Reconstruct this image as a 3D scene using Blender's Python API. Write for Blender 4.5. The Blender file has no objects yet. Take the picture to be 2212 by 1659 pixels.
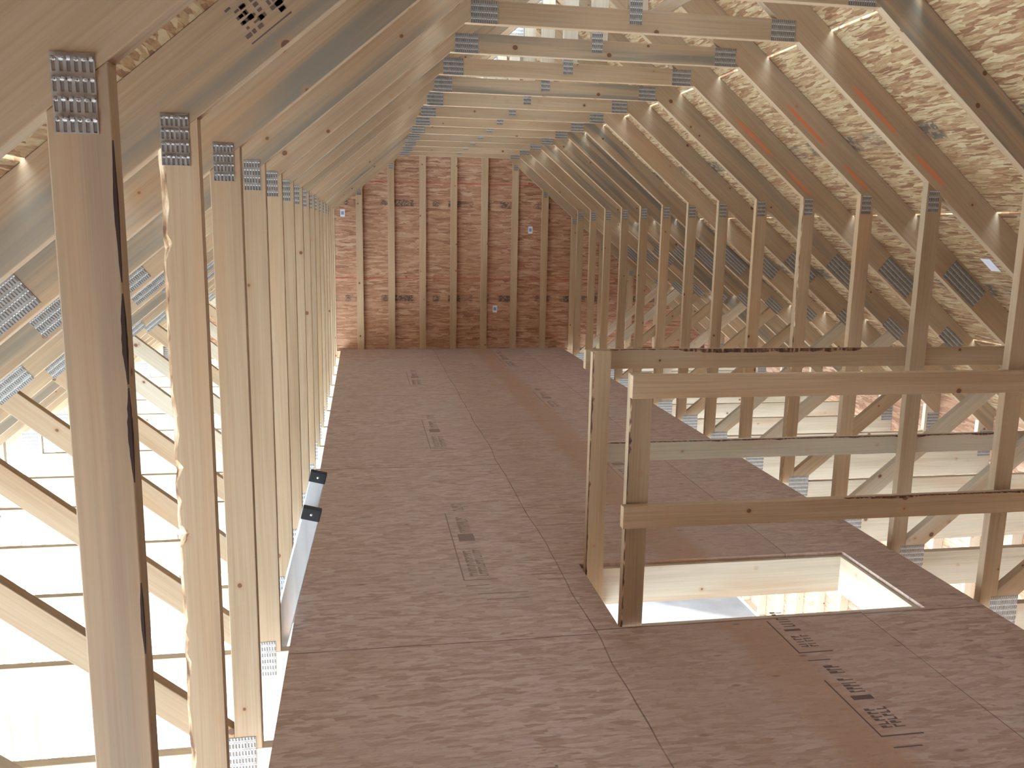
import bpy, math, random
from mathutils import Matrix, Vector
random.seed(11)
S = bpy.context.scene
COL = S.collection

# ------------------------------------------------------------------ camera
YAW, PITCH, ROLL, FPX, EYE = 0.1741, 0.1800, 0.0180, 1842.66, 1.5503
_f = Vector((math.sin(YAW)*math.cos(PITCH), math.cos(YAW)*math.cos(PITCH), -math.sin(PITCH)))
_r = Vector((math.cos(YAW), -math.sin(YAW), 0)); _u = _r.cross(_f)
_r2 = _r*math.cos(ROLL) + _u*math.sin(ROLL); _u2 = -_r*math.sin(ROLL) + _u*math.cos(ROLL)
cam = bpy.data.cameras.new('camera'); cam.sensor_width = 36; cam.lens = FPX/2212*36
cam.clip_start = .02; cam.clip_end = 400
co = bpy.data.objects.new('camera', cam); COL.objects.link(co)
co.matrix_world = Matrix(((_r2.x, _u2.x, -_f.x, 0), (_r2.y, _u2.y, -_f.y, 0), (_r2.z, _u2.z, -_f.z, EYE), (0, 0, 0, 1)))
S.camera = co

# ------------------------------------------------------------------ light and exposure
w = bpy.data.worlds.new('sky'); S.world = w; w.use_nodes = True
bg = w.node_tree.nodes['Background']; bg.inputs[0].default_value = (.68, .85, 1.0, 1); bg.inputs[1].default_value = 6.0
sun = bpy.data.lights.new('sun', 'SUN'); sun.energy = 1.5; sun.angle = .02; sun.color = (1, .97, .93)
so = bpy.data.objects.new('sun', sun); COL.objects.link(so)
so.rotation_euler = Vector((-.75, .5, .36)).to_track_quat('Z', 'Y').to_euler()
S.view_settings.view_transform = 'Standard'; S.view_settings.look = 'None'
S.view_settings.gamma = 1; S.view_settings.use_curve_mapping = False
S.view_settings.exposure = 2.62
S.cycles.max_bounces = 8; S.cycles.diffuse_bounces = 7; S.cycles.adaptive_threshold = .04; S.cycles.use_denoising = True
S.cycles.sample_clamp_indirect = 12

# ------------------------------------------------------------------ node helpers
class G:
    def __init__(s, name):
        s.m = bpy.data.materials.new(name); s.m.use_nodes = True; s.t = s.m.node_tree
        s.b = s.t.nodes['Principled BSDF']
    def n(s, kind, **k):
        x = s.t.nodes.new(kind)
        for a, v in k.items(): setattr(x, a, v)
        return x
    def put(s, sock, v):
        if hasattr(v, 'is_output') or isinstance(v, bpy.types.NodeSocket): s.t.links.new(v, sock)
        else: sock.default_value = v
    def M(s, op, a, b=0, c=0, clamp=False):
        x = s.n('ShaderNodeMath', operation=op, use_clamp=clamp)
        s.put(x.inputs[0], a); s.put(x.inputs[1], b); s.put(x.inputs[2], c); return x.outputs[0]
    def uv(s):
        return s.n('ShaderNodeTexCoord').outputs['UV']
    def obj(s):
        return s.n('ShaderNodeTexCoord').outputs['Object']
    def attr(s, name):
        return s.n('ShaderNodeAttribute', attribute_type='OBJECT', attribute_name=name).outputs['Fac']
    def sep(s, v):
        x = s.n('ShaderNodeSeparateXYZ'); s.put(x.inputs[0], v); return x.outputs
    def comb(s, a, b, c=0):
        x = s.n('ShaderNodeCombineXYZ'); s.put(x.inputs[0], a); s.put(x.inputs[1], b); s.put(x.inputs[2], c); return x.outputs[0]
    def map(s, v, sc=(1, 1, 1), rot=(0, 0, 0), loc=(0, 0, 0)):
        x = s.n('ShaderNodeMapping'); s.put(x.inputs[0], v)
        x.inputs['Scale'].default_value = sc; x.inputs['Rotation'].default_value = rot; x.inputs['Location'].default_value = loc
        return x.outputs[0]
    def noise(s, v, scale=1, detail=2, rough=.5, dist=0):
        x = s.n('ShaderNodeTexNoise'); s.put(x.inputs['Vector'], v)
        x.inputs['Scale'].default_value = scale; x.inputs['Detail'].default_value = detail
        x.inputs['Roughness'].default_value = rough; x.inputs['Distortion'].default_value = dist
        return x.outputs['Fac']
    def vor(s, v, scale=1, feature='F1', metric='EUCLIDEAN'):
        x = s.n('ShaderNodeTexVoronoi', feature=feature, distance=metric); s.put(x.inputs['Vector'], v)
        x.inputs['Scale'].default_value = scale; return x
    def ramp(s, f, stops):
        x = s.n('ShaderNodeValToRGB'); s.put(x.inputs[0], f); e = x.color_ramp.elements
        while len(e) < len(stops): e.new(.5)
        for q, (p, c) in zip(e, stops):
            q.position = p; q.color = (c[0], c[1], c[2], 1) if not isinstance(c, (int, float)) else (c, c, c, 1)
        return x.outputs[0]
    def mix(s, f, a, b, mode='MIX'):
        x = s.n('ShaderNodeMix', data_type='RGBA', blend_type=mode)
        s.put(x.inputs[0], f)
        for k, v in ((6, a), (7, b)):
            if isinstance(v, tuple): v = (v[0], v[1], v[2], 1)
            s.put(x.inputs[k], v)
        return x.outputs[2]
    def step(s, v, lo, hi):
        x = s.n('ShaderNodeMapRange', interpolation_type='SMOOTHSTEP'); s.put(x.inputs[0], v)
        x.inputs[1].default_value = lo; x.inputs[2].default_value = hi; return x.outputs[0]
    def band(s, v, c, h, soft):   # 1 inside |v-c|<h
        d = s.M('ABSOLUTE', s.M('SUBTRACT', v, c)); return s.M('SUBTRACT', 1, s.step(d, h-soft, h+soft))
    def done(s, col, rough=.75, bump=None, bs=.2, bd=.002, metal=0, spec=.35):
        s.put(s.b.inputs['Base Color'], col if not isinstance(col, tuple) else (*col, 1)); s.put(s.b.inputs['Roughness'], rough)
        s.b.inputs['Metallic'].default_value = metal; s.b.inputs['Specular IOR Level'].default_value = spec
        if bump is not None:
            x = s.n('ShaderNodeBump'); x.inputs['Strength'].default_value = bs; x.inputs['Distance'].default_value = bd
            s.put(x.inputs['Height'], bump); s.t.links.new(x.outputs[0], s.b.inputs['Normal'])
        return s.m

def wood(name, light, mid, dark):
    g = G(name); u, v, _ = g.sep(g.uv()); seed = g.attr('seed')
    u2 = g.M('ADD', u, g.M('MULTIPLY', seed, 7.3)); v2 = g.M('ADD', v, g.M('MULTIPLY', seed, 3.1))
    fine = g.noise(g.comb(g.M('MULTIPLY', u2, 2.2), g.M('MULTIPLY', v2, 190)), 1, 3, .6)
    wob = g.noise(g.comb(g.M('MULTIPLY', u2, .9), g.M('MULTIPLY', v2, 7)), 1, 2)
    ring = g.M('SINE', g.M('ADD', g.M('MULTIPLY', v2, 260), g.M('MULTIPLY', wob, 34)))
    ring = g.M('MULTIPLY_ADD', ring, .5, .5)
    big = g.noise(g.comb(g.M('MULTIPLY', u2, .8), g.M('MULTIPLY', v2, 9)), 1, 2)
    f = g.M('ADD', g.M('MULTIPLY', fine, .4), g.M('ADD', g.M('MULTIPLY', ring, .05), g.M('MULTIPLY', big, .55)))
    col = g.ramp(f, [(.28, dark), (.5, mid), (.78, light)])
    # mineral / blue stain and warm patches
    st = g.noise(g.comb(g.M('MULTIPLY', u2, .7), g.M('MULTIPLY', v2, 16)), 1, 3)
    st = g.M('MULTIPLY', g.M('MULTIPLY', g.step(st, .42, .62), g.attr('stain')), g.M('SUBTRACT', 1, g.step(v, .5, .6)))
    col = g.mix(st, col, (.225, .195, .15))
    wm = g.M('MULTIPLY', g.step(g.noise(g.comb(g.M('MULTIPLY', u2, .9), g.M('MULTIPLY', v2, 8), 5.), 1, 2), .5, .7), .5)
    col = g.mix(wm, col, (.46, .29, .16))
    # knots
    k = g.vor(g.comb(u2, g.M('MULTIPLY', v2, 1.15)), 9)
    kc = g.sep(k.outputs['Color'])[0]; on = g.step(kc, .44, .48)
    kr = g.M('MULTIPLY_ADD', g.sep(k.outputs['Color'])[1], .075, .045)
    d = g.M('SUBTRACT', k.outputs['Distance'], kr)
    halo = g.M('MULTIPLY', g.M('SUBTRACT', 1, g.step(d, 0, .13)), on)
    core = g.M('MULTIPLY', g.M('SUBTRACT', 1, g.step(d, -.01, .02)), on)
    col = g.mix(g.M('MULTIPLY', halo, .45), col, (.42, .22, .1)); col = g.mix(g.M('MULTIPLY', core, .85), col, (.11, .05, .03))
    # sprayed layout streaks on some rafters
    sv = g.band(v, .098, .008, .006)
    su = g.M('MAXIMUM', g.band(u, 3.57, .14, .04), g.band(u, 3.17, .09, .03))
    col = g.mix(g.M('MULTIPLY', g.M('MULTIPLY', sv, su), g.M('MULTIPLY', g.attr('streak'), .8)), col, (.75, .19, .07))
    tone = g.M('ADD', g.attr('tone'), 1.0)
    col = g.mix(1.0, col, g.comb(tone, tone, tone), 'MULTIPLY')
    return g.done(col, .72)

def osb(name, cols, scale=1.0, extra=None, contrast=1.0, bs=.35, lay=((.1, 6.5, 62), (-.3, 7, 70), (.42, 7.5, 64), (-.75, 9, 60))):
    g = G(name); uv = g.uv(); o = g.obj()
    warp = g.n('ShaderNodeVectorMath', operation='ADD'); g.put(warp.inputs[0], uv)
    nn = g.n('ShaderNodeTexNoise'); g.put(nn.inputs['Vector'], uv); nn.inputs['Scale'].default_value = 14
    sc = g.n('ShaderNodeVectorMath', operation='SCALE'); g.put(sc.inputs[0], nn.outputs['Color']); sc.inputs[3].default_value = .014
    g.put(warp.inputs[1], sc.outputs[0]); uvw = warp.outputs[0]
    layers = []
    for k, (ang, sx, sy) in enumerate(lay):
        v = g.vor(g.map(uvw, (sx*scale, sy*scale, 1), (0, 0, ang), (k*3.7, k*1.9, 0)), 1)
        c = g.sep(v.outputs['Color']); layers.append((c[0], c[1], v.outputs['Distance']))
    f = layers[0][0]
    for k in (1, 2, 3):
        m = g.step(layers[k][1], .5, .52); x = g.n('ShaderNodeMix', data_type='FLOAT')
        g.put(x.inputs[0], m); g.put(x.inputs[2], f); g.put(x.inputs[3], layers[k][0]); f = x.outputs[0]
    fine = g.noise(g.map(uv, (30, 160, 1)), 1, 3)
    f2 = g.M('ADD', g.M('MULTIPLY', g.M('SUBTRACT', f, .5), contrast), g.M('MULTIPLY_ADD', fine, .6, .2))
    n = len(cols); col = g.ramp(f2, [((i+.5)/n*.9+.05, c) for i, c in enumerate(cols)])
    blot = g.noise(uv, 1.3, 3); col = g.mix(g.M('MULTIPLY', g.step(blot, .45, .7), .35), col, cols[1])
    if extra: col = extra(g, col, o, uv)
    return g.done(col, .7)

W_LIGHT = wood('pine_lumber', (.50, .39, .27), (.41, .295, .185), (.31, .195, .11))
W_CREAM = wood('pale_spruce_lumber', (.64, .58, .48), (.55, .48, .37), (.42, .35, .25))
W_RED = wood('weathered_pine_lumber', (.58, .40, .27), (.47, .29, .18), (.32, .17, .10))
gb = G('bark_wane'); _o = gb.obj()
BARK = gb.done(gb.ramp(gb.noise(gb.map(_o, (60, 60, 14)), 1, 4), [(.35, (.13, .06, .03)), (.5, (.42, .27, .15)), (.66, (.72, .60, .42))]), .9, gb.noise(_o, 90, 3), .6, .004)
gb2 = G('dark_bark'); _o2 = gb2.obj()
BARK2 = gb2.done(gb2.ramp(gb2.noise(gb2.map(_o2, (60, 60, 20)), 1, 4), [(.4, (.07, .03, .022)), (.55, (.17, .08, .05)), (.68, (.45, .30, .19))]), .9, gb2.noise(_o2, 90, 3), .6, .004)
gd = G('dark_crack'); DARK = gd.done((.035, .018, .014), .9)

def floor_extra(g, col, o, uv):
    x, y, z = g.sep(o)
    wob = g.M('MULTIPLY', g.M('SUBTRACT', g.noise(g.comb(0, y), 1.4, 2), .5), .05)
    xw = g.M('ADD', x, wob)
    big = g.noise(g.comb(x, y), .8, 3)
    col = g.mix(g.M('MULTIPLY', g.step(big, .35, .7), .5), col, (.42, .33, .28))
    edge = g.M('ADD', x, g.M('MULTIPLY', g.M('SUBTRACT', g.noise(g.comb(x, y), 3, 3), .5), .16))
    bnd = g.M('MULTIPLY', g.band(edge, 1.50, .12, .06), g.M('MULTIPLY_ADD', g.noise(o, 2.2, 3), .7, .35))
    col = g.mix(bnd, col, (.40, .23, .14))
    # second sheet row is redder
    col = g.mix(g.M('MULTIPLY', g.M('MULTIPLY', g.step(x, .88, .9), g.M('SUBTRACT', 1, g.step(x, 2.02, 2.04))), .25), col, (.36, .22, .175))
    def line(v, c, h=.0025): return g.band(v, c, h, .0018)
    ln = line(xw, .88); ln = g.M('MAXIMUM', ln, line(x, 2.03, .002))
    r1 = g.M('SUBTRACT', 1, g.step(x, .879, .881)); r2 = g.M('MULTIPLY', g.step(x, .879, .881), g.M('SUBTRACT', 1, g.step(x, 2.029, 2.031))); r3 = g.step(x, 2.029, 2.031)
    yw = g.M('ADD', y, g.M('MULTIPLY', g.M('SUBTRACT', g.noise(g.comb(x, 0), 3, 2), .5), .02))
    def rows(mask, ys):
        a = None
        for c in ys:
            l = line(yw, c, .0035); a = l if a is None else g.M('MAXIMUM', a, l)
        return g.M('MULTIPLY', a, mask)
    ln = g.M('MAXIMUM', ln, rows(r1, (.56, 2.995, 5.44, 7.88, 10.3)))
    ln = g.M('MAXIMUM', ln, rows(r2, (1.79, 3.03, 4.24, 6.70, 9.15)))
    ln = g.M('MAXIMUM', ln, rows(r3, (3.02, 5.46, 7.9, 10.3)))
    fl_ = g.noise(g.map(o, (26, 60, 1), (0, 0, .4)), 1, 3); col = g.mix(g.M('MULTIPLY', g.step(fl_, .55, .72), .35), col, (.26, .15, .10))
    ln = g.M('MULTIPLY', ln, g.M('MULTIPLY_ADD', g.noise(o, 6, 2), 1.0, .2))
    col = g.mix(ln, col, (.09, .035, .03))
    # scattered dark scuffs
    sc = g.vor(g.map(o, (9, 22, 1), (0, 0, .5)), 1); on = g.step(g.sep(sc.outputs['Color'])[0], .86, .88)
    col = g.mix(g.M('MULTIPLY', g.M('MULTIPLY', on, g.M('SUBTRACT', 1, g.step(sc.outputs['Distance'], .08, .22))), .55), col, (.14, .07, .05))
    return col
OSB_FLOOR = osb('osb_subfloor', [(.33, .21, .155), (.41, .29, .235), (.47, .35, .295), (.53, .415, .36)], 1.0, floor_extra, .62, .1, ((.2, 9, 42), (-.5, 12, 60), (1.0, 11, 55), (-1.2, 13, 64)))

def prints(axis_a, axis_b, rows, ink=(.07, .055, .05), half=.04):
    def ex(g, col, o, uv):
        c = g.sep(o); a, b = c[axis_a], c[axis_b]
        m = None
        for r in rows:
            q = g.band(b, r, half, .004); m = q if m is None else g.M('MAXIMUM', m, q)
        big = g.step(g.noise(g.comb(a, 0, 0), 3.1, 2), .47, .53)
        cell = g.vor(g.comb(g.M('MULTIPLY', a, 55), g.M('MULTIPLY', b, 75)), 1, 'F1', 'CHEBYCHEV')
        gl = g.step(g.sep(cell.outputs['Color'])[0], .35, .45)
        m = g.M('MULTIPLY', m, g.M('MULTIPLY', big, g.M('MULTIPLY_ADD', gl, .55, .3)))
        return g.mix(m, col, ink)
    return ex
def gable_extra(g, col, o, uv):
    col = prints(0, 2, (1.845, .65))(g, col, o, uv)
    z = g.sep(o)[2]
    for r in (2.10, .905):
        col = g.mix(g.M('MULTIPLY', g.band(z, r, .006, .004), .75), col, (.5, .06, .05))
    return col
OSB_GABLE = osb('osb_gable_sheathing', [(.25, .11, .065), (.39, .205, .12), (.46, .265, .165), (.57, .39, .27)], .8, gable_extra, .6, .2)
OSB_ROOF = osb('osb_roof_sheathing', [(.20, .095, .045), (.31, .18, .09), (.38, .265, .14), (.47, .36, .215)], 1.35, prints(1, 2, (2.02, 1.26), (.09, .075, .06), .035), .8, .2)

gp = G('toothed_plate_steel'); pu, pv, _ = gp.sep(gp.uv())
fu = gp.M('FRACT', gp.M('MULTIPLY', pu, 110)); fv = gp.M('FRACT', gp.M('MULTIPLY', pv, 40))
slot = gp.M('MULTIPLY', gp.band(fu, .5, .22, .06), gp.band(fv, .34, .26, .05))
tip_glint = gp.M('MULTIPLY', gp.band(fu, .5, .3, .06), gp.band(fv, .70, .07, .03))  # highlight on each tooth tip, painted into the colour and raised in the bump
pc = gp.ramp(gp.noise(gp.uv(), 60, 3), [(.3, (.25, .245, .235)), (.7, (.36, .355, .345))])
pc = gp.mix(gp.M('MULTIPLY', slot, .75), pc, (.12, .09, .07)); pc = gp.mix(tip_glint, pc, (.75, .75, .76))
STEEL = gp.done(pc, .45, gp.M('SUBTRACT', tip_glint, slot), .8, .002, .35, .5)
ga = G('brushed_aluminium'); ao = ga.obj()
ALU = ga.done(ga.ramp(ga.noise(ga.map(ao, (30, 30, 2)), 1, 3), [(.3, (.50, .53, .57)), (.7, (.66, .69, .73))]), .38, ga.noise(ao, 40, 2), .05, .001, .55, .5)
gk = G('black_plastic'); BLACK = gk.done((.02, .022, .028), .5)
gr = G('rivet_steel'); RIVET = gr.done((.6, .6, .62), .35, metal=.8)
gi = G('stamp_ink'); INK = gi.done((.245, .175, .145), .85)
gi2 = G('dark_stamp_ink'); INK2 = gi2.done((.13, .09, .08), .85)
gs = G('sticker_white'); sx, sy, _s = gs.sep(gs.obj())
WHITE = gs.done((.72, .75, .82), .6)
gu = G('sticker_print'); BLUE = gu.done((.22, .3, .55), .6)
gc = G('concrete'); cob = gc.obj()
CONC = gc.done(gc.ramp(gc.noise(cob, 2.3, 4), [(.3, (.27, .285, .30)), (.7, (.38, .395, .41))]), .8, gc.noise(cob, 30, 3), .2, .002)
gg = G('dusty_yard_ground'); gob = gg.obj()
GROUND = gg.done(gg.ramp(gg.noise(gob, .7, 4), [(.3, (.55, .54, .53)), (.7, (.68, .68, .67))]), .95, gg.noise(gob, 8, 4), .4, .02)

# ------------------------------------------------------------------ mesh helpers
def link(name, verts, faces, mat, parent=None, loc=(0, 0, 0), uvs=None, mats=None, fm=None, bevel=0, props=None):
    me = bpy.data.meshes.new(name); me.from_pydata([tuple(v) for v in verts], [], faces)
    for m in (mats or [mat]): me.materials.append(m)
    if fm:
        for p, i in zip(me.polygons, fm): p.material_index = i
    if uvs:
        L = me.uv_layers.new(name='UVMap')
        for p, fu_ in zip(me.polygons, uvs):
            for li, q in zip(p.loop_indices, fu_): L.data[li].uv = q
    me.update()
    o = bpy.data.objects.new(name, me); COL.objects.link(o); o.location = loc
    if parent: o.parent = parent
    if bevel:
        b = o.modifiers.new('bevel', 'BEVEL'); b.width = bevel; b.segments = 2; b.limit_method = 'ANGLE'
    o['seed'] = random.random()*9; o['tone'] = random.uniform(-.13, .09); o['stain'] = 0.0; o['streak'] = 0.0
    for k, v in (props or {}).items(): o[k] = v
    return o

def prism(name, poly, y0, y1, mat, parent=None, org=(0, 0, 0), d=None, bevel=.002, **props):
    """poly in (x, z), counter-clockwise seen from -Y; extruded y0..y1; org is the origin of the parent"""
    a = sum((poly[i][0]*poly[(i+1) % len(poly)][1]-poly[(i+1) % len(poly)][0]*poly[i][1]) for i in range(len(poly)))
    if a < 0: poly = poly[::-1]
    n = len(poly)
    if d is None:
        e = max(((poly[(i+1) % n][0]-poly[i][0], poly[(i+1) % n][1]-poly[i][1]) for i in range(n)), key=lambda q: q[0]**2+q[1]**2)
        l = math.hypot(*e); d = (e[0]/l, e[1]/l)
    c0 = poly[0]; V = []
    for yy in (y0, y1):
        for x, z in poly: V.append((x-org[0], yy-org[1], z-org[2]))
    if d[1] < -.3 or (abs(d[1]) <= .3 and d[0] < 0): d = (-d[0], -d[1])
    us = [(x*d[0]+z*d[1]) for x, z in poly]; vs = [(-x*d[1]+z*d[0]) for x, z in poly]
    um, vm = min(us), min(vs); us = [q-um for q in us]; vs = [q-vm for q in vs]
    F = [list(range(n)), list(range(2*n-1, n-1, -1))]
    U = [[(us[i], vs[i]) for i in range(n)], [(us[i-n], vs[i-n]+1.7) for i in F[1]]]
    for i in range(n):
        j = (i+1) % n; F.append([j, i, i+n, j+n])
        off = 3.3+i*.9; ex = abs(us[j]-us[i]) + 1e-6 < abs(vs[j]-vs[i])*.6
        if ex: U.append([(vs[j]*.2, off), (vs[i]*.2, off), (vs[i]*.2+.03, off+.04), (vs[j]*.2+.03, off+.04)])
        else: U.append([(us[j], off), (us[i], off), (us[i], off+(y1-y0)), (us[j], off+(y1-y0))])
    return link(name, V, F, mat, parent, (0, 0, 0), U, bevel=bevel, props=props)

def box(name, x0, x1, y0, y1, z0, z1, mat, parent=None, org=(0, 0, 0), long=None, bevel=.002, **props):
    L = (x1-x0, y1-y0, z1-z0); a = L.index(max(L)) if long is None else long
    cx = ((x0+x1)/2-org[0], (y0+y1)/2-org[1], (z0+z1)/2-org[2]); h = [q/2 for q in L]
    V = [(sx*h[0], sy*h[1], sz*h[2]) for sx in (-1, 1) for sy in (-1, 1) for sz in (-1, 1)]
    F = [(0, 1, 3, 2), (4, 6, 7, 5), (0, 4, 5, 1), (2, 3, 7, 6), (0, 2, 6, 4), (1, 5, 7, 3)]
    U = []
    for k, f in enumerate(F):
        ax = k//2; others = [q for q in (0, 1, 2) if q != ax]
        ua = a if a in others else others[0]; va = [q for q in others if q != ua][0]
        sc = 1 if a in others else .2
        U.append([((V[i][ua]+h[ua])*sc, V[i][va]+h[va]+k*.77) for i in f])
    return link(name, V, F, mat, parent, cx, U, bevel=bevel, props=props)

def boxes(name, bs, mat, parent=None, mats=None, uvf=None, org=(0, 0, 0), **props):
    V, F, U, FM = [], [], [], []
    for b in bs:
        x0, x1, y0, y1, z0, z1 = b[:6]; k = len(V)
        V += [(x-org[0], y-org[1], z-org[2]) for x in (x0, x1) for y in (y0, y1) for z in (z0, z1)]
        for f in ((0, 1, 3, 2), (4, 6, 7, 5), (0, 4, 5, 1), (2, 3, 7, 6), (0, 2, 6, 4), (1, 5, 7, 3)):
            F.append([k+i for i in f]); FM.append(b[6] if len(b) > 6 else 0)
            U.append([uvf(*V[k+i]) if uvf else (V[k+i][0], V[k+i][1]) for i in f])
    return link(name, V, F, mat, parent, (0, 0, 0), U, mats, FM, props=props)

def empty(name, loc, label, cat, group=None):
    o = bpy.data.objects.new(name, None); COL.objects.link(o); o.location = loc; o.empty_display_size = .1
    return tag(o, label, cat, group)
def tag(o, label=None, cat=None, group=None, kind=None):
    if label: o['label'] = label
    if cat: o['category'] = cat
    if group: o['group'] = group
    if kind: o['kind'] = kind
    return o

# ------------------------------------------------------------------ dimensions
SP = .6096; Y0 = .6183; T = .038
YI = lambda i: Y0+SP*i
XC, APX, SL = 1.158, 2.986, .833            # truss centre, ridge underside of rafters, 10 in 12 pitch
RV = .1397*math.sqrt(1+SL*SL)               # rafter depth measured plumb
zb = lambda x: APX-SL*abs(x-XC)
ztop = lambda x: zb(x)+RV
XL, XR, PW = -.32, 2.605, .080
CT, CB = -.018, -.200                       # bottom chord
YA0, YEND = -.40, YI(17)

# ------------------------------------------------------------------ setting: floor with the stair opening
OX0, OX1, OY0, OY1 = .986, 2.332, 3.040, 3.690
FX0, FX1 = -.289, 2.600
FYE = YEND-.002
fl = [(FX0, FX1, YA0, OY0, CT, 0), (FX0, OX0, OY0, OY1, CT, 0), (OX1, FX1, OY0, OY1, CT, 0), (FX0, FX1, OY1, FYE, CT, 0)]
st = []
def stroke(x0, x1, y0, y1): st.append((x0, x1, y0, y1, .0001, .0005, 1))
def stamp(x, y0, y1, w, rnd, ink=1):
    def q(x0, x1, ya, yb): st.append((x0, x1, ya, yb, .0001, .0005, ink))
    q(x-.035, x-.029, y0, y1*.75+y0*.25); q(x-.03, x+w+.03, y0, y0+.007); q(x-.03, x+w*.8, y0-.06, y0-.054)
    y = y0+.045; L_ = (y1-y0)
    segs = ((.26, 2), (.10, 0), (.10, 3), (.20, 1), (.08, 0), (.12, 1))
    for fr, kind in segs:
        e = y+L_*fr
        if kind in (1, 2):
            for c in ((0, .42), (.52, .95)) if kind == 2 else ((.18, .85),):
                t = y
                while t < e-.008:
                    h = rnd.uniform(.007, .012); a = x+w*c[0]; b_ = x+w*c[1]
                    q(a, b_, t, t+.005)
                    if rnd.random() < .7: q(a, a+(b_-a)*rnd.uniform(.2, .6), t+.005, t+.005+h)
                    elif rnd.random() < .6: q(b_-.008, b_, t+.005, t+.005+h)
                    t += .005+h+.006
        elif kind == 3: q(x, x+w*.9, y, e-.02)
        y = e
rn = random.Random(4)
stamp(.46, 3.57, 4.80, .09, rn); stamp(.49, 5.90, 7.15, .09, rn); stamp(.48, 8.4, 9.45, .09, rn); stamp(.46, 1.2, 2.32, .10, rn)
stamp(1.62, 2.20, 2.66, .085, rn, 2); stamp(1.63, 2.74, 3.10, .075, rn, 2); stamp(1.64, 7.2, 8.25, .09, rn); stamp(1.64, 9.5, 10.8, .09, rn); stamp(1.64, 5.0, 5.8, .09, rn)
for x, y, L in ((.47, 3.42, .22), (.5, 3.36, .18), (.75, 3.66, .1), (.74, 3.60, .12), (.76, 3.54, .12)): stroke(x, x+L, y, y+.006)
f = boxes('floor', fl+st, None, mats=[OSB_FLOOR, INK, INK2], uvf=lambda x, y, z: (x+.3*z, y)); tag(f, kind='structure')
tag(boxes('floor', [(-2.30, 4.62, -1.4, 11.1, -3.02, -2.9)], CONC), kind='structure')
tag(boxes('floor', [(-60, 70, -50, 80, -3.2, -3.03)], GROUND), kind='structure')

# roof deck courses with open joints between sheets and a vent slot along the ridge
def deck(sign):
    V, F, U = [], [], []
    th = .0115*math.sqrt(1+SL*SL)
    for a, b in ((.038, .8815), (.8895, 1.801), (1.809, 2.7215), (2.7295, 3.86)):
        k = len(V)
        for d_ in (a, b):
            for yy in (YA0, YEND+.06):
                for t in (0, th): V.append((XC+sign*d_, yy, ztop(XC+d_)+t+.0005))
        for q in ((0, 1, 3, 2), (4, 6, 7, 5), (0, 4, 5, 1), (2, 3, 7, 6), (0, 2, 6, 4), (1, 5, 7, 3)):
            F.append([k+i for i in q]); U.append([(V[k+i][1], abs(V[k+i][0]-XC)*1.3) for i in q])
    o = link('ceiling', V, F, OSB_ROOF, uvs=U); return tag(o, kind='structure')
deck(-1); deck(1)

# far gable sheathing
gy = YEND+T
poly = [(XC-3.85, ztop(XC-3.85)), (XC, ztop(XC)), (XC+3.85, ztop(XC+3.85)), (XC+3.455, -.2), (4.613, -2.9), (.9, -2.9), (.9, -.2), (XC-3.455, -.2)]
wf = prism('wall_far', poly, gy+.0005, gy+.012, OSB_GABLE, d=(1, 0), bevel=0); tag(wf, kind='structure')
wn = prism('wall_near_light_block', [(XC-3.455, ztop(XC-3.455)), (XC, ztop(XC)), (XC+3.455, ztop(XC+3.455)), (XC+3.455, -2.9), (-1.75, -2.9), (-1.75, -.2), (XC-3.455, -.2)], -.42, -.405, OSB_GABLE, d=(1, 0), bevel=0); tag(wn, kind='structure')  # unseen wall added behind the camera to cut front light; gap sized for brightness
for _a, _b in ((10.2, gy),):
    tag(boxes('wall_left_light_block', [(-2.311, -2.299, _a, _b, -3.0, .285)], OSB_GABLE, uvf=lambda x, y, z: (y, z)), kind='structure')  # panel added to close off daylight, kept short so the far floor stays bright
# right wall of the storey below
tag(boxes('wall_right', [(4.614, 4.626, -1.2, gy+.012, -3.0, .285)], OSB_GABLE, uvf=lambda x, y, z: (y, z)), kind='structure')

# ------------------------------------------------------------------ trusses
def rect(c, w, h, ang=0):
    ca, sa = math.cos(ang), math.sin(ang)
    return [(c[0]+ca*x-sa*z, c[1]+sa*x+ca*z) for x, z in ((-w/2, -h/2), (w/2, -h/2), (w/2, h/2), (-w/2, h/2))]
SLA = math.atan(SL)
def plate(c, w, h, ang, y, par, org, teeth=False):
    poly = rect(c, w, h, ang); n = 4
    V = [(x-org[0], yy-org[1], z-org[2]) for yy in (y-.0014, y-.0001) for x, z in poly]
    F = [[0, 1, 2, 3], [7, 6, 5, 4]]+[[(i+1) % 4, i, i+4, (i+1) % 4+4] for i in range(4)]
    q = [(0, 0), (w, 0), (w, h), (0, h)]; U = [q, q[::-1]]+[[(0, 0)]*4]*4
    if teeth:
        R, Cn = 4, 8
        for r in range(R):
            for c_ in range(Cn):
                x = -w/2+(c_+.5)*w/Cn; z = -h/2+(r+.62)*h/R+(c_ % 2)*.002
                for (ax, az, bx, bz, dy) in ((-.0022, 0, .0022, .0022, .0045),):
                    k = len(V)
                    for yy in (y-.0014-dy, y-.0012):
                        for px, pz in ((x+ax, z+az+px_s(c_)), (x+bx, z+az), (x+bx, z+bz), (x+ax, z+bz+px_s(c_))):
                            V.append((c[0]+px-org[0], yy-org[1], c[1]+pz-org[2]))
                    F += [[k, k+1, k+2, k+3], [k+7, k+6, k+5, k+4]]+[[k+(i+1) % 4, k+i, k+i+4, k+(i+1) % 4+4] for i in range(4)]
                    U += [[(.0005, .0185)]*4]*6
    return link('gusset_plate', V, F, STEEL, par, uvs=U)
def px_s(c): return .001*(c % 3)

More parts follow.
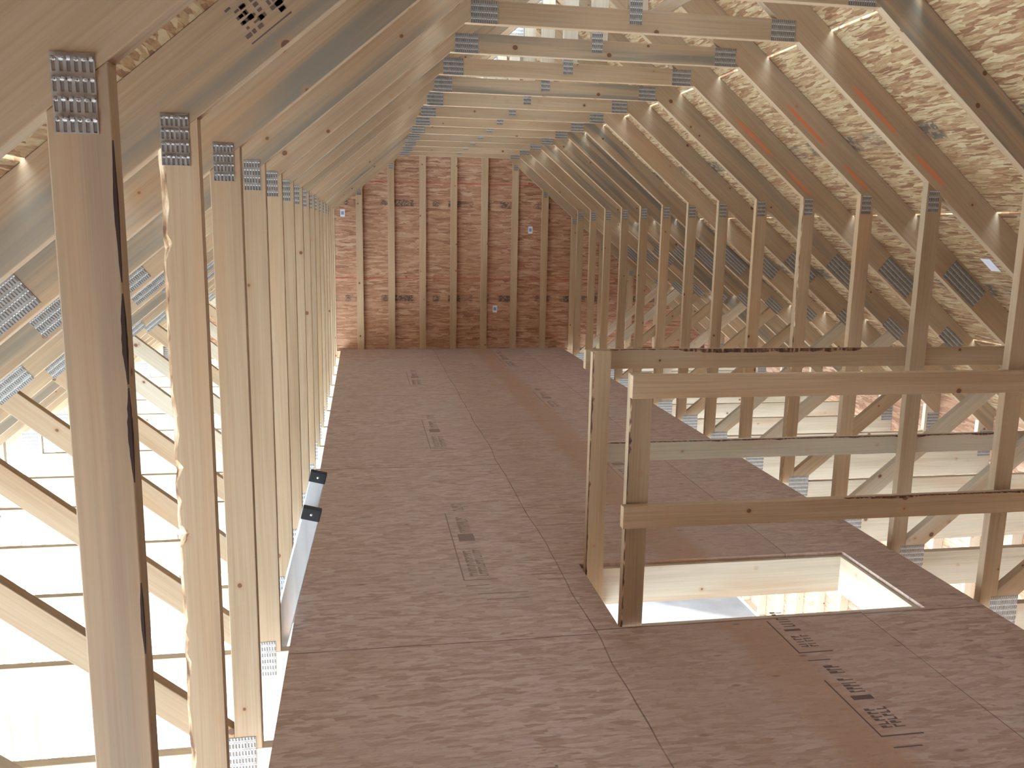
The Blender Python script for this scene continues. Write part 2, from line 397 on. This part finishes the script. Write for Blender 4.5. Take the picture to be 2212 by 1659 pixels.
def wane_post(name, x0, x1, y0, y1, z0, ztf, par, org, side, amp, seed, bark=None):
    """a post whose edge on one side is ragged: bark wane and chips; ztf(x) is the cut at the top"""
    rnd = random.Random(seed); n = 70; V, F, U, FM = [], [], [], []; w_ = 0
    for k in range(n+1):
        t = k/n; w_ = .75*w_+rnd.gauss(0, amp*.5); e = amp+abs(w_)+(amp*2.2 if rnd.random() < .06 else 0)
        e = min(e, (x1-x0)*.4)
        xs = [(x0, y0), (x1, y0), (x1, y1), (x0, y1)]
        if side < 0: pts = [(x0+e, y0), (x1, y0), (x1, y1), (x0, y1), (x0+.2*e, y0+.6*e)]
        else: pts = [(x0, y0), (x1-e, y0), (x1-.2*e, y0+.6*e), (x1, y1), (x0, y1)]
        for x, y in pts: V.append((x-org[0], y-org[1], z0+(ztf(x)-z0)*t-org[2]))
    for k in range(n):
        for i in range(5):
            j = (i+1) % 5; a = k*5
            F.append([a+i, a+j, a+5+j, a+5+i])
            wn = (i in (4, )) if side < 0 else (i in (1,)); FM.append(1 if wn else 0)
            za, zc = V[a+i][2], V[a+5+i][2]
            U.append([(za, V[a+i][0]-V[0][0]+i*.6+V[a+i][1]), (za, V[a+j][0]-V[0][0]+i*.6+V[a+j][1]), (zc, V[a+5+j][0]-V[0][0]+i*.6+V[a+5+j][1]), (zc, V[a+5+i][0]-V[0][0]+i*.6+V[a+5+i][1])])
    F += [[4, 3, 2, 1, 0], [n*5+i for i in range(5)]]; U += [[(0, 0)]*5]*2; FM += [0, 0]
    return link(name, V, F, None, par, uvs=U, mats=[W_LIGHT, bark or BARK], fm=FM)

LAB = {
 1: 'nearest pine attic truss at far left, post split by a dark crack',
 2: 'attic truss whose left post has ragged bark along its edge, beside the dark-cracked post',
 3: 'third pine attic truss from the left edge, smooth left post right of the bark-edged one',
 4: 'pine attic truss at the near edge of the stair opening, guard rails nailed across it',
 5: 'pine attic truss at the far edge of the stair opening, nearest collar tie fully seen',
 6: 'first pine attic truss beyond the stair opening, grey-stained collar tie',
 7: 'second pine attic truss beyond the stair opening',
 8: 'third pine attic truss beyond the stair opening, grey-stained collar tie',
 9: 'fourth pine attic truss beyond the stair opening',
 10: 'fifth pine attic truss beyond the stair opening',
 11: 'sixth pine attic truss out from the studded far gable',
 12: 'fifth pine attic truss out from the studded far gable',
 13: 'fourth pine attic truss out from the studded far gable',
 14: 'third pine attic truss out from the studded far gable',
 15: 'second pine attic truss out from the studded far gable',
 16: 'last pine attic truss, directly in front of the studded far gable'}
DXR = {4: .0, 5: -.02, 6: .02, 7: .018, 8: .008}
def truss(i):
    y0 = YI(i); y1 = y0+T; org = (XC, y0, CB)
    t = empty('roof_truss', org, LAB[i], 'roof truss', 'attic roof trusses')
    rnd = random.Random(i*7)
    gs_ = lambda p: (1.0 if rnd.random() < p else rnd.uniform(0, .25))
    rs = {2: .9, 4: .9, 5: .2, 6: .1, 7: .9}
    for s in (-1, 1):
        poly = [(XC, zb(XC)), (XC, ztop(XC)), (XC+s*3.84, ztop(XC+3.84)), (XC+s*3.84, zb(XC+3.84))]
        o = prism('rafter', poly, y0, y1, W_LIGHT, t, org, d=(s*math.cos(SLA)*-1, math.sin(SLA)))
        o['stain'] = rs.get(i, gs_(.35)) if s < 0 else {4: .95, 5: .0, 6: .1, 7: .1, 8: .5}.get(i, gs_(.4))
        if i == 1: o['stain'] = 0.; o['tone'] = -.22
        if s > 0 and i in (5, 6, 7): o['streak'] = 1.0; o['tone'] = -.03
    prism('bottom_chord', [(XC-3.455, CB), (XC+3.455, CB), (XC+3.455, CT), (XC-3.455, CT)], y0, y1, W_CREAM, t, org, d=(1, 0), stain=.15)
    zt_, zt2 = 2.375, 2.465; a = (APX-zt_)/SL; b = (APX-zt2)/SL
    o = prism('collar_tie', [(XC-a, zt_), (XC+a, zt_), (XC+b, zt2), (XC-b, zt2)], y0, y1, W_LIGHT, t, org, d=(1, 0))
    if i in (6, 8): o['stain'] = 1.0
    prism('king_post', [(XC-.04, zt2), (XC+.04, zt2), (XC+.04, zb(XC+.04)), (XC, APX), (XC-.04, zb(XC+.04))], y0, y1, W_CREAM, t, org, d=(0, 1))
    dR = DXR.get(i, 0)
    for s in (-1, 1):
        xa, xb = (XL-PW, XL) if s < 0 else (XR+dR, XR+dR+PW)
        if i == 2 and s < 0: wane_post('knee_wall_post', xa, xb, y0, y1, CT, zb, t, org, -1, .006, 3)
        elif i == 7 and s > 0: wane_post('knee_wall_post', xa, xb, y0, y1, CT, zb, t, org, -1, .003, 5)
        else:
            o = prism('knee_wall_post', [(xa, CT), (xb, CT), (xb, zb(xb)), (xa, zb(xa))], y0, y1, W_LIGHT if s < 0 or i < 9 else W_LIGHT, t, org, d=(0, 1))
            if i == 1: o['tone'] = -.12; o['stain'] = .45; o['seed'] = 2.2
        if i == 1 and s < 0:   # long dark splits along the room-side edge
            for za, zc, wd in ((1.47, 1.655, .003), (1.33, 1.455, .0045), (1.19, 1.325, .004), (.93, 1.04, .0025)):
                V, F = [], []; k = 0; n = 14; r2 = random.Random(int(za*99))
                for q in range(n+1):
                    z = za+(zc-za)*q/n; h = wd*math.sin(math.pi*q/n)*(.8+.4*r2.random()); c = XL-.001
                    V += [(c-h-org[0], y0-.0006-org[1], z-org[2]), (c+.0014-org[0], y0-.0006-org[1], z-org[2]), (c+.0016-org[0], y0+h*1.9-org[1], z-org[2])]
                for q in range(n):
                    F += [[k+3*q, k+3*q+1, k+3*q+4, k+3*q+3], [k+3*q+1, k+3*q+2, k+3*q+5, k+3*q+4]]
                link('crack', V, F, DARK, t)
        X = lambda v: XC+s*(v-XC)
        x0 = abs((xb if s > 0 else xa)-XC)+XC
        w0, wt = .05, .1157
        te = lambda x: w0+.83*(x-x0)
        xi = (3.951-w0+.83*x0)/(1.663); xj = (3.951-w0+wt+.83*x0)/(1.663); xk = x0+(CT-w0+wt)/.83
        prism('web', [(X(x0), w0), (X(x0), CT), (X(xk), CT), (X(xj), te(xj)-wt), (X(xi), te(xi))], y0, y1, W_LIGHT if rnd.random() < .6 else W_CREAM, t, org, d=(s*.77, .64))
        prism('heel_block', [(X(XC+3.33), CT), (X(XC+3.455), CT), (X(XC+3.455), zb(XC+3.455)), (X(XC+3.33), zb(XC+3.33))], y0, y1, W_CREAM, t, org, d=(0, 1))
        pc_ = (xa+xb)/2
        plate((pc_-.003, 1.712), .054, .100, .05*s*0, y0, t, org, teeth=(i <= 3 and s < 0))
        plate((X(2.722)+dR, -.045), .134, .135, 0, y0, t, org)
        plate((X(XC+.655), 2.418), .112, .088, 0, y0, t, org)
        plate((X(3.30), zb(3.30)+RV*.5), .27, .115, -s*SLA, y0, t, org)
        plate((X(3.72), .90), .17, .085, -s*SLA, y0, t, org)
        plate((X(XC+3.40), .04), .10, .20, 0, y0, t, org)
    plate((XC-.012, 2.462), .055, .115, 0, y0, t, org)
    plate((XC, APX+.06), .15, .11, 0, y0, t, org)
    if i == 2:
        bs = []; r3 = random.Random(5); c0 = (-.200, 1.966); ca, sa = math.cos(SLA), math.sin(SLA)
        V, F = [], []
        for k in range(46):
            a_ = r3.uniform(-.045, .045); b_ = r3.choice((-.03, -.018, -.006, .006, .018, .03)); w_, h_ = r3.uniform(.003, .008), r3.uniform(.002, .005)
            if k == 0: a_, b_, w_, h_ = .0, -.045, .05, .0015
            n0 = len(V)
            for px, pz in ((-w_, -h_), (w_, -h_), (w_, h_), (-w_, h_)):
                X_, Z_ = a_+px, b_+pz
                V.append((c0[0]+ca*X_-sa*Z_-org[0], -.0007, c0[1]+sa*X_+ca*Z_-org[2]))
            F.append([n0, n0+1, n0+2, n0+3])
        link('grade_stamp', V, F, INK2, t)
    return t
for i in range(1, 17): truss(i)

# gable end frame
org = (XC, YEND, CB)
gt = empty('gable_frame', org, 'far gable end frame of flat vertical studs against red-brown sheathing', 'gable frame')
for s in (-1, 1):
    prism('rafter', [(XC, zb(XC)), (XC, ztop(XC)), (XC+s*3.84, ztop(XC+3.84)), (XC+s*3.84, zb(XC+3.84))], YEND, YEND+T, W_LIGHT, gt, org, d=(-s*.77, .64))
prism('bottom_chord', [(XC-3.455, CB), (XC+3.455, CB), (XC+3.455, CT), (XC-3.455, CT)], YEND, YEND+T, W_RED, gt, org, d=(1, 0))
for k in range(-7, 9):
    xc_ = 1.145+k*.394
    if abs(xc_-XC) > 3.2: continue
    a, b = xc_-.042, xc_+.042
    prism('stud', [(a, CT), (b, CT), (b, zb(b)), (a, zb(a))], YEND, YEND+T, W_LIGHT, gt, org, d=(0, 1), tone=.12)
    plate((xc_, zb(xc_)-.03), .05, .06, 0, YEND, gt, org)

# ------------------------------------------------------------------ guard rails round the stair opening
def board(name, x0, x1, y0, y1, z0, z1, mat, label, cat, group=None, **p):
    c = ((x0+x1)/2, (y0+y1)/2, z0)
    o = box(name, x0, x1, y0, y1, z0, z1, mat, **p); return tag(o, label, cat, group)
yn = YI(4)-T; yf = YI(5)+T
board('guard_rail', .990, 3.43, yn-.0005, YI(4)-.0005, .929, 1.018, W_LIGHT, 'upper of two near guard rail boards, nailed in front of the post', 'guard rail', 'guard rails round the stair opening', seed=1.3, tone=.1)
board('guard_rail', .975, 3.43, yn-.0005, YI(4)-.0005, .416, .505, W_LIGHT, 'lower of two near guard rail boards, closest above the stair opening', 'guard rail', 'guard rails round the stair opening', seed=4.4, tone=.1)
board('guard_rail', .988, 3.45, yf+.0005, yf+T, .929, 1.018, W_LIGHT, 'upper far guard rail board, behind the attic posts', 'guard rail', 'guard rails round the stair opening', tone=-.1, seed=5.2)
board('guard_rail', 1.03, 3.45, yf+.0005, yf+T, .492, .580, W_CREAM, 'lower far guard rail board, pale with a brown bark upper edge', 'guard rail', 'guard rails round the stair opening', seed=6.1)
o = wane_post('guard_post', .996, 1.084, YI(4)+.0008, YI(4)+T, -.20, lambda x: 1.018, None, (0, 0, 0), -1, .004, 8, BARK2); o['tone'] = -.12
tag(o, 'brown guard post at the near left corner of the stair opening', 'guard post')
o = wane_post('guard_post', 1.000, 1.085, YI(5)-T, YI(5)-.0008, -.20, lambda x: 1.018, None, (0, 0, 0), -1, .004, 9, BARK2)
tag(o, 'guard post at the far left corner of the stair opening, pale near its foot', 'guard post')
def bark_strip(par, x0, x1, y, ztp, amp, seed):
    rnd = random.Random(seed); n = 60; V, F = [], []; e = amp
    px, py, pz = par.location
    for k in range(n+1):
        e = max(.001, min(amp*2.2, e+rnd.gauss(0, amp*.35))); x = x0+(x1-x0)*k/n
        if min(k, n-k) == 0: e = .0005
        V += [(x-px, y-.0009-py, ztp-e-pz), (x-px, y-.0009-py, ztp+.0008-pz), (x-px, y+.012-py, ztp+.0008-pz)]
    for k in range(n): F += [[3*k, 3*k+3, 3*k+4, 3*k+1], [3*k+1, 3*k+4, 3*k+5, 3*k+2]]
    link('bark_edge', V, F, BARK2, par)
rails = [o for o in COL.objects if o.name.startswith('guard_rail')]
bark_strip(rails[2], 1.10, 2.35, yf+.0005, 1.018, .008, 1); bark_strip(rails[3], 1.08, 3.2, yf+.0005, .580, .009, 2)
bark_strip(rails[1], 1.9, 3.1, yn-.0005, .505, .004, 3)
# headers lining the opening
board('header_board', 2.313, 2.351, YI(4)+T+.001, YI(5)-.001, CB, CT-.0005, W_CREAM, 'pale header board under the right edge of the stair opening', 'header board', long=1)
board('header_board', OX0-.04, OX0-.002, YI(4)+T+.001, YI(5)-.001, CB, CT-.0005, W_CREAM, 'pale header board under the left edge of the stair opening', 'header board', long=1)
# short brace behind the collar tie of the truss at the far edge of the opening
br = prism('ridge_brace', [(1.205, 2.467), (1.30, 2.467), (1.72, 2.72), (1.60, 2.72)][:4], YI(5)+T+.0005, YI(5)+2*T, W_CREAM, d=(.86, .5)); tag(br, 'short pale diagonal brace near the ridge, right of the nearest king post', 'brace')

# ------------------------------------------------------------------ aluminium ladder coming up beside the left edge of the floor
LA = math.radians(14.5); ld = (math.sin(LA), math.cos(LA)); lp = (-math.cos(LA), math.sin(LA))
base = (-.2925-(2.9)*math.tan(LA)-.068*math.cos(LA)*0, -2.9)
ladder = empty('extension_ladder', (base[0], 3.36, -2.9), 'aluminium ladder with black end caps rising past the left floor edge', 'ladder')
lorg = (base[0], 3.36, -2.9)
LP = lambda a, w_: (base[0]+ld[0]*a+lp[0]*w_, base[1]+ld[1]*a+lp[1]*w_)
LL = 3.51
for (ya, yb) in ((3.118, 3.146), (3.600, 3.628)):
    p = [LP(.06, .003), LP(.06, .066), LP(LL, .066), LP(LL, .003)]
    p[0] = (p[0][0], p[0][1]); r = prism('side_rail', p, ya, yb, ALU, ladder, lorg, bevel=.003)
    c = [LP(LL-.042, 0), LP(LL-.042, .070), LP(LL+.006, .070), LP(LL+.006, 0)]
    cap = prism('end_cap', c, ya-.003, yb+.003, BLACK, ladder, lorg, bevel=.004)
    cx, cz = LP(LL-.018, .034)
    V = [(cx-lorg[0], ya-.005-lorg[1], cz-lorg[2])]; n = 12
    for k in range(n): V.append((cx+.006*math.cos(k*2*math.pi/n)-lorg[0], ya-.0025-lorg[1], cz+.006*math.sin(k*2*math.pi/n)-lorg[2]))
    link('rivet', V, [[0, 1+k, 1+(k+1) % n][::-1] for k in range(n)], RIVET, cap)
    fpoly = [LP(0.02, -.01), LP(0.02, .08), LP(.10, .072), LP(.10, -.004)]
    prism('rubber_foot', fpoly, ya-.006, yb+.006, BLACK, ladder, lorg)
for k in range(11):
    cx, cz = LP(.28+k*.305, .034)
    V, F = [], []; n = 12
    for yy in (3.147, 3.599):
        for q in range(n): V.append((cx+.016*math.cos(q*2*math.pi/n)-lorg[0], yy-lorg[1], cz+.016*math.sin(q*2*math.pi/n)-lorg[2]))
    for q in range(n): F.append([q, (q+1) % n, n+(q+1) % n, n+q])
    link('rung', V, F, ALU, ladder)

# ------------------------------------------------------------------ small paper stickers on the sheathing
def sticker(x, z, lab):
    y = gy-.0008
    o = boxes('paper_sticker', [(x-.028, x+.028, y, y+.001, z-.045, z+.045, 0), (x-.018, x+.018, y-.0004, y, z-.02, z+.022, 1)], None, mats=[WHITE, BLUE])
    tag(o, lab, 'sticker', 'paper stickers on the far gable')
sticker(-.24, 1.706, 'small white paper sticker on the gable, beside the left posts')
sticker(2.143, 1.538, 'small white paper sticker high on the right of the gable sheathing')
sticker(1.693, .515, 'small white paper sticker low on the gable sheathing')

def roof_sticker(cx, cy, hl, hw):
    # lies flat on the underside of the right roof deck
    nrm = Vector((-SL, 0, -1)).normalized(); e1 = Vector((1, 0, -SL)).normalized(); e2 = Vector((0, 1, 0))
    c = Vector((cx, cy, ztop(cx)))+nrm*.0012; V = []
    for t in (0, .001):
        for a, b in ((-hl, -hw), (hl, -hw), (hl, hw), (-hl, hw)): V.append(e1*a+e2*b+nrm*t)
    o = link('paper_sticker', V, [(3, 2, 1, 0), (4, 5, 6, 7)]+[(i, (i+1) % 4, (i+1) % 4+4, i+4) for i in range(4)], WHITE, loc=c)
    tag(o, 'small white paper sticker on the underside of the right roof sheathing', 'sticker')
roof_sticker(3.271, 4.053, .05, .035)

# ------------------------------------------------------------------ storey below
def st_wall(x0, x1, ys, group, lab, z1=-.277):
    for y in ys:
        o = box('wall_stud', x0, x1, y, y+T, -2.862, z1, W_CREAM); tag(o, lab, 'wall stud', group)
ys = [.2+.4064*k for k in range(27)]
st_wall(4.524, 4.613, ys, 'studs of the right wall below', 'pale stud of the sheathed wall below on the right')
for x0, nm in ((4.524, 'right'), (-2.297, 'left')):
    for z in (-.2765, -.2385):
        w_ = 'upper' if z > -.25 else 'lower'
        o = box('top_plate', x0, x0+.089, -.40, gy, z, z+.0378, W_CREAM); tag(o, '%s plank of the top plate on the %s wall below' % (w_, nm), 'top plate')
o = box('bottom_plate', 4.524, 4.613, -.40, gy, -2.9, -2.8622, W_CREAM); tag(o, 'bottom plate of the right wall below on the concrete slab', 'bottom plate')
for y in (5.3, 5.7, 6.1, 10.6, 10.94):
    o = box('wall_stud', -2.297, -2.208, y, y+T, -2.9, -.277, W_CREAM); tag(o, 'pale stud of the open left wall below', 'wall stud', 'studs of the left wall below')
